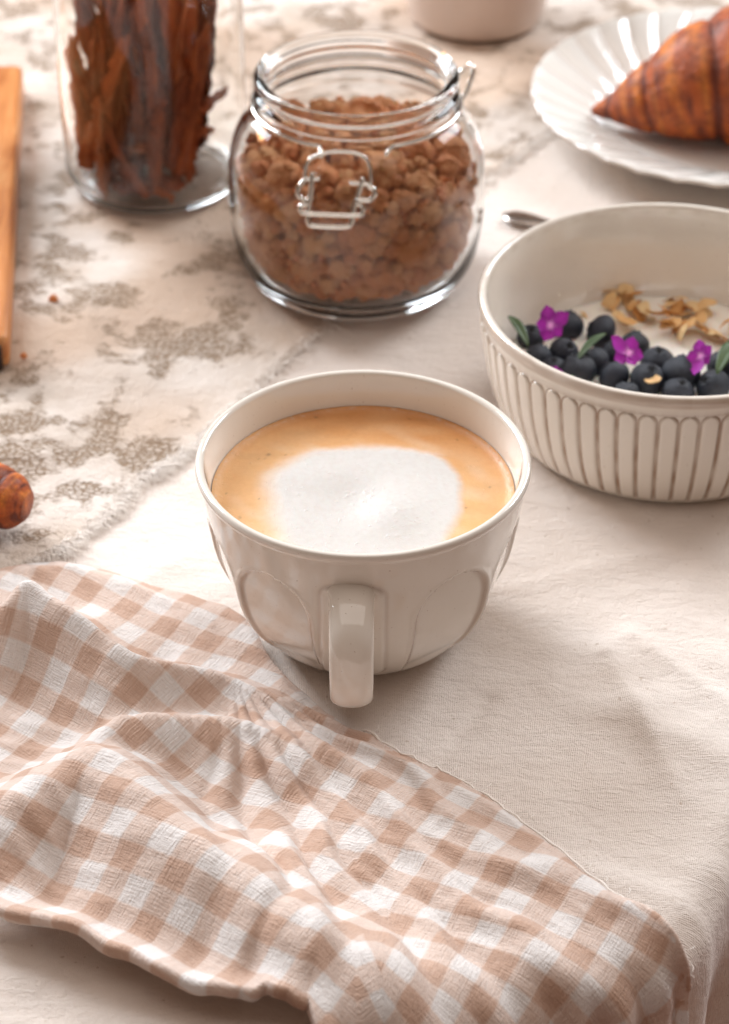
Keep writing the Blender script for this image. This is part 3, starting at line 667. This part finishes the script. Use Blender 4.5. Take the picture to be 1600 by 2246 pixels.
for k in range(len(AL)+14):
    if k < len(AL): x, y = AL[k]
    else:
        x, y = AL[rng.randrange(0, 20)]; x += rng.gauss(0, .003); y += rng.gauss(0, .002)
    o = add('almond_flake', fms[k % 5], loc=(x, y, .0220+rng.uniform(0, .003)))
    s_ = rng.uniform(.0032, .0046); o.scale = (s_,)*3; o.rotation_euler = (rng.uniform(-.5, .9), rng.uniform(-.5, .5), rng.uniform(0, 6))
    lab = 'golden toasted almond flake in the scattered heap on the yogurt behind the blueberries'
    if k == 21: o.scale = (.0016,)*3; o.location.z = .0205; lab = 'tiny orange almond chip lying alone on the yogurt, left of the heap'
    if k == 25: o.scale = (.0032,)*3; o.location.z = .028; lab = 'orange almond chip among the blueberries at the near rim'
    tag(o, lab, 'almond', 'toasted almond flakes' if k not in (21, 25) else None)

# ------------------------------------------------------------------ spoon
def spoon():
    sp = empty('teaspoon', (.0664, .3116, .0035), 'silver teaspoon, only its handle end showing behind the fluted bowl', 'spoon')
    d = Vector((.082, -.052, 0)).normalized(); n = Vector((-d.y, d.x, 0)); vs = []; N = 40
    for i in range(N):
        t = i/(N-1); s_ = t*.13; hw = .0010+(.0050*math.sqrt(max(0, 1-((s_-.009)/.0115)**2)) if s_ < .0205 else 0); hw = max(hw, (.0052-.0030*sst(.008, .035, s_)) if s_ > .008 else 0) if s_ > .0 else .0008
        if s_ > .09: hw = .0022+.011*math.sin(math.pi*min(1, (s_-.09)/.041))
        z = .0025+.004*math.sin(math.pi*t)-(.004 if .10 < s_ < .125 else 0)*math.sin(math.pi*(s_-.10)/.025)
        for k in range(12):
            a = 2*math.pi*k/12; vs.append(tuple(d*s_+n*math.cos(a)*hw+Vector((0, 0, z-.003+math.sin(a)*.0009))))
    fs = [(i*12+k, i*12+(k+1) % 12, (i+1)*12+(k+1) % 12, (i+1)*12+k) for i in range(N-1) for k in range(12)]+[tuple(range(12))[::-1], tuple((N-1)*12+k for k in range(12))]
    obj('spoon_body', vs, fs, M['spoon'], sp)
spoon()

# ------------------------------------------------------------------ granola jar
JX, JY = -.003, .2585
jar = empty('clip_jar', (JX, JY, .0022), 'squat clear glass clip-top jar full of granola, lid removed', 'jar')
out = smoothp([(.0, .0012), (.034, .0010), (.0400, .0), (.0450, .0008), (.0500, .0055), (.0545, .0150), (.0568, .0300), (.0574, .0450), (.0566, .0600), (.0535, .0715), (.0480, .0790), (.0442, .0825), (.0428, .0850), (.0430, .0880)], 9)
out += smoothp([(.0430, .0880), (.0446, .0892), (.0450, .0908), (.0436, .0922), (.0428, .0932), (.0434, .0945), (.0448, .0958), (.0450, .0978), (.0438, .0995), (.0418, .0998), (.0400, .0988), (.0394, .0965), (.0396, .0920), (.0398, .0860)], 6)[1:]
out += smoothp([(.0398, .0860), (.0420, .0810), (.0470, .0755), (.0515, .0690), (.0545, .0590), (.0553, .0450), (.0547, .0300), (.0520, .0165), (.0470, .0085), (.0400, .0055), (.0200, .0058), (.0, .0062)], 9)[1:]
out = [(max(0, r), z) for r, z in out]
v_, f_, _ = lathe(out, 160); obj('glass_body', v_, f_, M['glass'], jar)
wl = lambda L: [(a/1000-JX, b/1000-JY, c/1000-.0022) for a, b, c in L]
WR = {'lever_arch': ([(-24.8, 206.0, 78.0), (-24.3, 207.8, 82.4), (-22.0, 209.2, 85.6), (-16.9, 209.9, 87.4), (-12.2, 210.2, 88.1), (-4.3, 210.1, 87.8), (0.4, 209.3, 86.0), (2.7, 207.8, 82.4), (3.1, 206.0, 78.0), (2.7, 204.8, 75.1)], .0007),
 'lever_wire': ([(-21.6, 206.9, 80.2), (-22.4, 203.3, 71.5), (-23.6, 200.5, 64.6), (-23.3, 198.8, 60.6), (-20.9, 198.2, 59.2), (-7.5, 198.1, 58.8), (-5.1, 198.8, 60.6), (-4.4, 200.3, 64.3), (-2.0, 203.6, 72.2), (-0.0, 206.0, 78.0)], .00095),
 'latch_wire': ([(-24.8, 205.7, 77.3), (-27.5, 203.5, 74.4), (-27.5, 202.3, 71.5), (-24.4, 201.4, 69.3), (-24.4, 201.0, 68.2), (-26.8, 200.5, 67.2), (-26.4, 199.8, 65.3), (-23.3, 199.0, 64.6), (-2.8, 198.9, 63.9), (-0.4, 199.8, 65.3), (-0.4, 200.5, 67.2), (-2.4, 201.1, 68.6), (-2.0, 201.6, 69.7), (2.7, 201.6, 69.7), (4.7, 202.5, 71.9), (4.3, 203.4, 74.0), (1.9, 203.8, 75.1)], .0009),
 'hook_left': ([(-24.8, 205.9, 77.7), (-22.0, 205.8, 77.4), (-18.5, 205.9, 77.7)], .0008), 'hook_right': ([(-5.9, 205.1, 75.9), (-1.2, 205.1, 75.7), (2.7, 204.8, 75.1)], .0008)}
for nm_, (L, r) in WR.items():
    v_, f_ = tube(smoothp(wl(L), 5), r*1.25, 8); obj(nm_.replace('_left', '').replace('_right', ''), v_, f_, M['wire'], jar)
ring = []
for k in range(100):
    a = R(20)+R(320)*k/99; ring.append((.0458*math.sin(a), -.0458*math.cos(a), .0858))
a0 = [(-.0178+.0, -.0478, .0845), (-.0158, -.0483, .0822), (-.0150, -.0480, .0835)]
ring = [(.0125-.0, -.0478, .0838), (.0132, -.0470, .0850)]+ring+[(-.0132-.002, -.0474, .0850), (-.0145, -.0484, .0832)]
v_, f_ = tube(smoothp(ring, 2), .0009, 8); obj('neck_wire', v_, f_, M['wire'], jar)
for s_ in (0,):
    hg = [(.040, .022, .0858), (.046, .024, .088), (.0505, .0225, .0925), (.0515, .019, .0905), (.049, .016, .083), (.0455, .013, .079), (.0445, .010, .0835)]
    v_, f_ = tube(smoothp(hg, 6), .0011, 8); obj('hinge_wire', v_, f_, M['wire'], jar)
# granola
def clump_mesh(seed):
    r_ = random.Random(seed); bm = bmesh.new(); bmesh.ops.create_icosphere(bm, subdivisions=5, radius=1); bm.verts.ensure_lookup_table()
    dirs = [Vector((r_.gauss(0, 1), r_.gauss(0, 1), r_.gauss(0, 1))).normalized() for _ in range(44)]; amp = [r_.uniform(.06, .34) for _ in dirs]; wdt = [r_.uniform(.035, .12) for _ in dirs]
    for v in bm.verts:
        n = v.co.normalized(); k = .78+.12*nz(n.x*1.3+seed, n.y*1.3, n.z*1.3)
        b = 0
        for d, a, ww in zip(dirs, amp, wdt):
            q = 1-n.dot(d)
            if q < ww: b = max(b, a*min(1, (1-q/ww)*2.6)**.6)
        v.co = n*(k+b)+n*.05*nz(n.x*9, n.y*9, n.z*9+seed)
    vs = [tuple(v.co) for v in bm.verts]; fs = [tuple(v.index for v in f.verts) for f in bm.faces]; bm.free()
    return mesh('granola_cluster', vs, fs, M['granola'])
cms = [clump_mesh(s) for s in range(9)]
GI = [(r-.0009, z) for r, z in [(.0400, .0060), (.0470, .0095), (.0515, .0168), (.0540, .0300), (.0546, .0450), (.0535, .0590), (.0495, .0690), (.044, .078)]]
gr = lambda z: float(np.interp(z, [p[1] for p in GI], [p[0] for p in GI]))
placed = []; rg = random.Random(11)
def ztop(r): return .0690-.011*(r/.052)**2
def try_place(x, y, z, r, k=.80):
    for (a, b, c, q) in placed:
        if (a-x)**2+(b-y)**2+(c-z)**2 < ((q+r)*k)**2: return False
    placed.append((x, y, z, r)); return True
for t in range(9000):
    if len(placed) >= 285: break
    r = rg.choice([.0095, .0082, .0068, .0055]) if t < 1500 else rg.choice([.006, .0050, .0042]) if t < 3500 else rg.uniform(.0028, .0045)
    if rg.random() < .68:
        a = rg.uniform(0, 2*math.pi); z = rg.uniform(.0065+r*.9, .063); R_ = min(gr(z), gr(max(.006, z-r*.7)), gr(z+r*.6))-r*.97; x, y = R_*math.sin(a), -R_*math.cos(a)
        if a > 2.2 and a < 4.1 and z < .05: continue
    else:
        R_ = .048*math.sqrt(rg.random()); a = rg.uniform(0, 6.283); x, y = R_*math.cos(a), R_*math.sin(a); z = ztop(R_)-r*.2+rg.uniform(-.002, .003)
        if math.hypot(x, y) > gr(min(.078, z+r*.6))-r: continue
    if r > .0065 and z < .022: continue
    try_place(x, y, z, r)
for k, (x, y, z, r) in enumerate(placed):
    o = add('granola_cluster', cms[k % 9], loc=(JX+x, JY+y, .0022+z)); s_ = r*1.03; o.scale = (s_*rg.uniform(.9, 1.0), s_*rg.uniform(.9, 1.0), s_*rg.uniform(.85, 1.0)); o.rotation_euler = (rg.uniform(0, 6), rg.uniform(0, 6), rg.uniform(0, 6))
    tag(o, 'toasty brown oat granola cluster packed inside the clip-top jar', 'granola', 'granola clusters in the jar')
# loose crumbs filling the gaps: one mass of small bits
bm = bmesh.new(); bmesh.ops.create_icosphere(bm, subdivisions=1, radius=1); bv = np.array([v.co[:] for v in bm.verts]); bf = [tuple(v.index for v in f.verts) for f in bm.faces]; bm.free()
vs = []; fs = []
for t in range(3600):
    r = rg.uniform(.0010, .0024); a = rg.uniform(0, 6.283)
    if rg.random() < .75: z = rg.uniform(.0085, .062); R_ = gr(z)-r*1.3-.0012-rg.random()*.007
    else: R_ = .050*math.sqrt(rg.random()); z = ztop(R_)-.003+rg.uniform(-.002, .002)
    c = np.array((R_*math.sin(a), -R_*math.cos(a), z)); q = bv*(1+.25*np.array([nz(*(p*2+t)) for p in bv]))[:, None]*np.array([r, r*rg.uniform(.5, 1), r*rg.uniform(.4, .8)])
    th1 = rg.uniform(0, 6); cs, sn = math.cos(th1), math.sin(th1); q = q @ np.array([[cs, 0, sn], [0, 1, 0], [-sn, 0, cs]]); th1 = rg.uniform(0, 6); cs, sn = math.cos(th1), math.sin(th1); q = q @ np.array([[cs, sn, 0], [-sn, cs, 0], [0, 0, 1]])
    i0 = len(vs); vs += [tuple(p) for p in q+c]; fs += [tuple(i+i0 for i in f) for f in bf]
core = [(0, .0075)]+[(gr(z)-.0065, z) for z in np.linspace(.0085, .056, 14)]+[(r, ztop(r)-.0045) for r in (.040, .03, .02, .01, 0)]
v_, f_, _ = lathe(core, 60); i0 = len(vs); vs += v_; fs += [tuple(i+i0 for i in f) for f in f_]
gm = obj('granola_crumbs', vs, fs, M['granola'], loc=(JX, JY, .0022)); tag(gm, 'fine granola crumbs filling the gaps between the clusters in the jar', 'granola crumbs', kind='stuff')

# ------------------------------------------------------------------ tall jar with dried bark
TX, TY = -.1005, .3500
tj = empty('tall_jar', (TX, TY, .0026), 'tall clear glass jar of dried brown bark, behind and left of the granola jar', 'jar')
o_ = smoothp([(0, .0015), (.030, .0012), (.0365, .0002), (.0405, .0022), (.0432, .0080), (.0440, .0160), (.0443, .06), (.0443, .17), (.0443, .185)], 7)+[(.0440, .1862), (.0434, .1862), (.0430, .185)]
i_ = smoothp([(.0430, .185), (.0430, .17), (.0430, .06), (.0427, .018), (.0417, .0090), (.0388, .0040), (.03, .0030), (0, .0030)], 7)
v_, f_, _ = lathe([(max(0, r), z) for r, z in o_+i_[1:]], 128); obj('glass_body', v_, f_, M['glass2'], tj)
def bark(seed, L, W, curl, thick):
    r_ = random.Random(seed); NL, NW = 40, 12; vs = []
    e1 = [r_.uniform(0, 9) for _ in range(4)]
    for side in (1, -1):
        for i in range(NL):
            t = i/(NL-1); taper = sst(0, .10+.1*r_.random()*0, t)*.5+.5; taper *= 1-.55*sst(.8, 1, t)
            bend = .10*L*math.sin(t*2.4+e1[0])*.5
            for j in range(NW):
                s_ = (j/(NW-1)-.5)*2; a = s_*curl
                ww = W*taper*(1+.35*nz(t*5, e1[1]+math.copysign(2, s_), 0)+.12*nz(t*22, e1[2]+s_, 0))
                rad = ww/max(curl, .2)
                x = rad*math.sin(a); y = rad*(math.cos(a)-1)+bend
                rr = .0022*nz(t*13, s_*3, e1[3])+.0010*nz(t*45, s_*6, e1[3])
                vs.append((x, y+rr+side*thick*.5, L*t+.004*nz(s_*3, e1[2], t)*(1 if t > .5 else -1)))
    fs = gridf(NL, NW); n0 = NL*NW; fs += [tuple(q+n0 for q in f[::-1]) for f in gridf(NL, NW)]
    for i in range(NL-1):
        for j in (0, NW-1): a = i*NW+j; q = (a, a+NW, a+NW+n0, a+n0); fs.append(q if j else q[::-1])
    for j in range(NW-1):
        for i in (0, NL-1): a = i*NW+j; fs.append((a, a+1, a+1+n0, a+n0))
    return mesh('bark_strip', vs, fs, M['bark'])
rb = random.Random(3)
SP = []
for k in range(120):
    a = rb.uniform(0, 6.283); q = .036*math.sqrt(rb.random()); SP.append((-.007+q*math.cos(a)*.95, -.004+q*math.sin(a), .0075+rb.uniform(0, .012), rb.choice([rb.uniform(.03, .06), rb.uniform(.06, .098), rb.uniform(.08, .105)]), rb.choice([rb.uniform(.0030, .0055), rb.uniform(.0055, .0095)]), rb.uniform(.9, 2.8), rb.gauss(0, .16), rb.gauss(.05, .17)))
SP = [s for s in SP if math.hypot(s[0]+s[3]*math.sin(s[7]), s[1]-s[3]*math.sin(s[6])) < .0385 and math.hypot(s[0], s[1]) < .0365 and s[0] < .020]
for k, (x, y, z, L, W, cu, rx, ry) in enumerate(SP):
    o = add('bark_strip', bark(k, L, W, cu, .0014), loc=(TX+x, TY+y, .0022+z)); o.rotation_euler = (rx, ry, rb.uniform(0, 6.283) if True else 0)
    # keep tilt in world axes: yaw first, then tilt
    o.rotation_euler = (Matrix.Rotation(ry, 3, 'Y') @ Matrix.Rotation(rx, 3, 'X') @ Matrix.Rotation(rb.uniform(0, 6.283), 3, 'Z')).to_euler()
    tag(o, 'upright curled strip of dark brown bark bundled in the tall jar', 'bark', 'bark strips standing in the tall jar')
for (p, q, W, lab) in [((-.012, -.020, .022), (.034, -.006, .052), .0045, 'pointed bark splinter rising to the right wall of the tall jar'), ((-.010, -.024, .026), (.027, -.014, .036), .0036, 'lower bark splinter jutting right in the tall jar'), ((-.010, -.026, .012), (.010, -.034, .0075), .0022, 'short bark splinter on the floor of the tall jar, pointing right'), ((-.018, -.024, .010), (.014, -.026, .0115), .008, 'bark strip lying flat at the bottom of the tall jar'), ((.0, -.012, .03), (.022, .004, .105), .007, 'tall bark strip leaning right in the tall jar')]:
    p = Vector(p); q = Vector(q); o = add('bark_strip', bark(hash(lab[:9]) % 7+50 if False else int(W*1e5), (q-p).length, W, 1.2, .0014), loc=Vector((TX, TY, .0022))+p); o.rotation_euler = (q-p).to_track_quat('Z', 'Y').to_euler(); tag(o, lab, 'bark', 'bark splinters in the tall jar')

# ------------------------------------------------------------------ plate, croissant, cup behind
PX, PY = .184, .4056
pt = empty('dinner_plate', (PX, PY, .0030), 'white glazed plate with swirled fluted rim, under the croissant', 'plate')
pp = smoothp([(0, .0), (.05, .0), (.058, .0), (.062, .0012), (.070, .0050), (.085, .0110), (.097, .0152), (.0995, .0164)], 9)+[(.1002, .0172), (.0998, .0182), (.0985, .0184)]+smoothp([(.0985, .0184), (.094, .0172), (.080, .0124), (.069, .0082), (.062, .0052), (.056, .0042), (.03, .0040), (0, .0040)], 12)[1:]
def platemod(r, z, a, k):
    c = (0, 0, 0)
    t = sst(.060, .070, r)*(1-.55*sst(.094, .1005, r))
    tw = a+(r-.06)*5.0; ph = (tw*33/math.pi) % 2-1       # scalloped swirl
    s_ = abs(ph); z2 = z+t*(.0019*(1-s_**2)-.0010); r2 = r*(1+.0012*sst(.085, .1, r)*(1-s_**2))
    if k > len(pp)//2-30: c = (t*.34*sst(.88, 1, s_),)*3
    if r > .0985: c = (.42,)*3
    return r2, z2, c
v_, f_, c_ = lathe(pp, 900, platemod); obj('plate_body', v_, f_, M['plate'], pt, cols=c_)
def croissant(name, axis, radii, ridges, lab, cat, seed, flat=.97, ek=1.0):
    P = [Vector(p) for p in smoothp(axis, 30)]; rr = [q[0] for q in smoothp([(r, 0) for r in radii], 30)]; n = len(P); NA_ = 72; vs = []; cols = []
    L = [0]
    for a, b in zip(P, P[1:]): L.append(L[-1]+(b-a).length)
    lt = np.array(lin((226, 130, 44))[:3]); md = np.array(lin((182, 84, 24))[:3]); dk = np.array(lin((100, 38, 16))[:3])
    for i in range(n):
        t = (P[min(i+1, n-1)]-P[max(i-1, 0)]).normalized(); s_ = t.cross(Vector((0, 0, 1))).normalized(); u = s_.cross(t)
        for k in range(NA_):
            a = 2*math.pi*k/NA_; l = L[i]/L[-1]+.018*math.cos(a+.6)+.006*nz(i*.03, math.cos(a)*1.3, seed)
            st = 0; dist = 1; segp = 0
            for q in range(len(ridges)-1):
                if ridges[q] <= l < ridges[q+1]: segp = (l-ridges[q])/(ridges[q+1]-ridges[q])
            # each rolled layer swells then drops to the next
            bul = .945+.07*math.sin(math.pi*min(1, segp*.85+.12))**.7
            edge = math.exp(-(min(segp, 1-segp)/.09)**2)
            fine = .55*nz(l*38, math.cos(a)*2.5, math.sin(a)*2.5+seed)+.55*nz(l*90, math.cos(a)*1.2, seed)
            r = rr[i]*(bul-.035*ek*edge+.003*math.sin(segp*22+3*nz(a, l*9, 1))+.03*nz(math.cos(a)*1.7, math.sin(a)*1.7, l*9+seed))
            p = P[i]+s_*math.cos(a)*r+u*math.sin(a)*r*flat; p.z = max(p.z, .0)
            vs.append(tuple(p))
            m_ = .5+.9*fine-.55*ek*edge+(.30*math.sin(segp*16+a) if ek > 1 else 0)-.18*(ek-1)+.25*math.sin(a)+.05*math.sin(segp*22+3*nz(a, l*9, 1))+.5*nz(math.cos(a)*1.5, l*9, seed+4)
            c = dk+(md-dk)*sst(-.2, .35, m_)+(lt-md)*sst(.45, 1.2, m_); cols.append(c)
    fs = [(i*NA_+k, i*NA_+(k+1) % NA_, (i+1)*NA_+(k+1) % NA_, (i+1)*NA_+k) for i in range(n-1) for k in range(NA_)]+[tuple(range(NA_))[::-1], tuple((n-1)*NA_+k for k in range(NA_))]
    return vs, fs, cols
v_, f_, c_ = croissant('croissant', [(.0, .0, .0075), (.012, -.003, .0115), (.030, -.0070, .0185), (.055, -.008, .0270), (.080, -.004, .029), (.105, .006, .027), (.128, .024, .019), (.140, .038, .012)], [.0020, .0090, .0200, .0310, .0385, .0370, .0300, .0190, .004], [-.1, .07, .20, .385, .60, .76, .88, 1.1], '', '', 2, ek=1.35)
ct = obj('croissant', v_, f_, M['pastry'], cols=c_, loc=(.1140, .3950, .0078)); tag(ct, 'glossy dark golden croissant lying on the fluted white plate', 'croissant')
v_, f_, c_ = croissant('small', [(.0, .0, .0135), (-.006, .002, .0140), (-.018, .006, .015), (-.035, .010, .016), (-.055, .010, .016), (-.075, .004, .012), (-.088, -.004, .008)], [.0060, .0115, .0140, .0165, .0165, .012, .004], [-.1, .10, .22, .36, .52, .7, .85, 1.1], '', '', 6, ek=1.7)
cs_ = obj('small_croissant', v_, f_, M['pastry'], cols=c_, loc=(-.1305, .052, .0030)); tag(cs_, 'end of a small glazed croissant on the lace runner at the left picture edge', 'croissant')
bc = empty('background_cup', (.0615, .5370, .0030), 'blurred pinkish-white cup behind the granola jar at the top of the picture', 'cup')
kp = smoothp([(0, .002), (.028, .002), (.031, .0), (.0335, .0012), (.0352, .006), (.0375, .025), (.0390, .055), (.0398, .080)], 8)+[(.0396, .0815), (.0386, .0818), (.0378, .0808)]+smoothp([(.0378, .0808), (.0370, .055), (.0355, .026), (.0325, .009), (.02, .006), (0, .006)], 6)[1:]
v_, f_, _ = lathe([(max(0, r*1.07), z) for r, z in kp], 128); obj('cup_body', v_, f_, M['bgcup'], bc)
hv, hf = tube(smoothp([(.030, .020, .066), (.046, .034, .068), (.052, .040, .045), (.044, .032, .022), (.030, .020, .018)], 8), .0042, 12); obj('handle', hv, hf, M['bgcup'], bc)

# ------------------------------------------------------------------ wooden board at the left edge
bd_ = empty('serving_board', (-.1622, .30, .0020), 'narrow orange-brown wooden board at the left picture edge', 'board')
def bevbox(x0, x1, y0, y1, z0, z1, b, shear=0):
    bm = bmesh.new(); bmesh.ops.create_cube(bm, size=1)
    for v in bm.verts:
        v.co = Vector((x0+(v.co.x+.5)*(x1-x0), y0+(v.co.y+.5)*(y1-y0), z0+(v.co.z+.5)*(z1-z0)))
    bmesh.ops.bevel(bm, geom=list(bm.edges), offset=b, segments=4, profile=.5, affect='EDGES')
    for v in bm.verts: v.co.x += shear*v.co.y
    vs = [tuple(v.co) for v in bm.verts]; fs = [tuple(v.index for v in f.verts) for f in bm.faces]; bm.free(); return vs, fs
v_, f_ = bevbox(-.14, -.0005, -.126, .142, .001, .0165, .0030, -.086); obj('board_plank', v_, f_, M['wood'], bd_)
v_, f_ = bevbox(-.135, -.0035, -.1295, -.1265, .0015, .0135, .0010, -.086); obj('shaded_end', v_, f_, M['shadewood'], bd_)  # thin dark piece added as painted shade over the front end face

# ------------------------------------------------------------------ pastry crumbs on the runner
for (x, y, s_, lab) in [(-.1385, .2278, .0020, 'larger orange pastry crumb on the runner beside the wooden board'), (-.1466, .1797, .0014, 'small orange pastry crumb on the runner below the board end')]:
    o = add('pastry_crumb', mesh('pastry_crumb', cms[2].vertices and [tuple(v.co) for v in cms[2].vertices], [tuple(p.vertices) for p in cms[2].polygons], M['crumb']), loc=(x, y, .0058)); o.scale = (s_, s_*.8, s_*1.1); tag(o, lab, 'crumb')
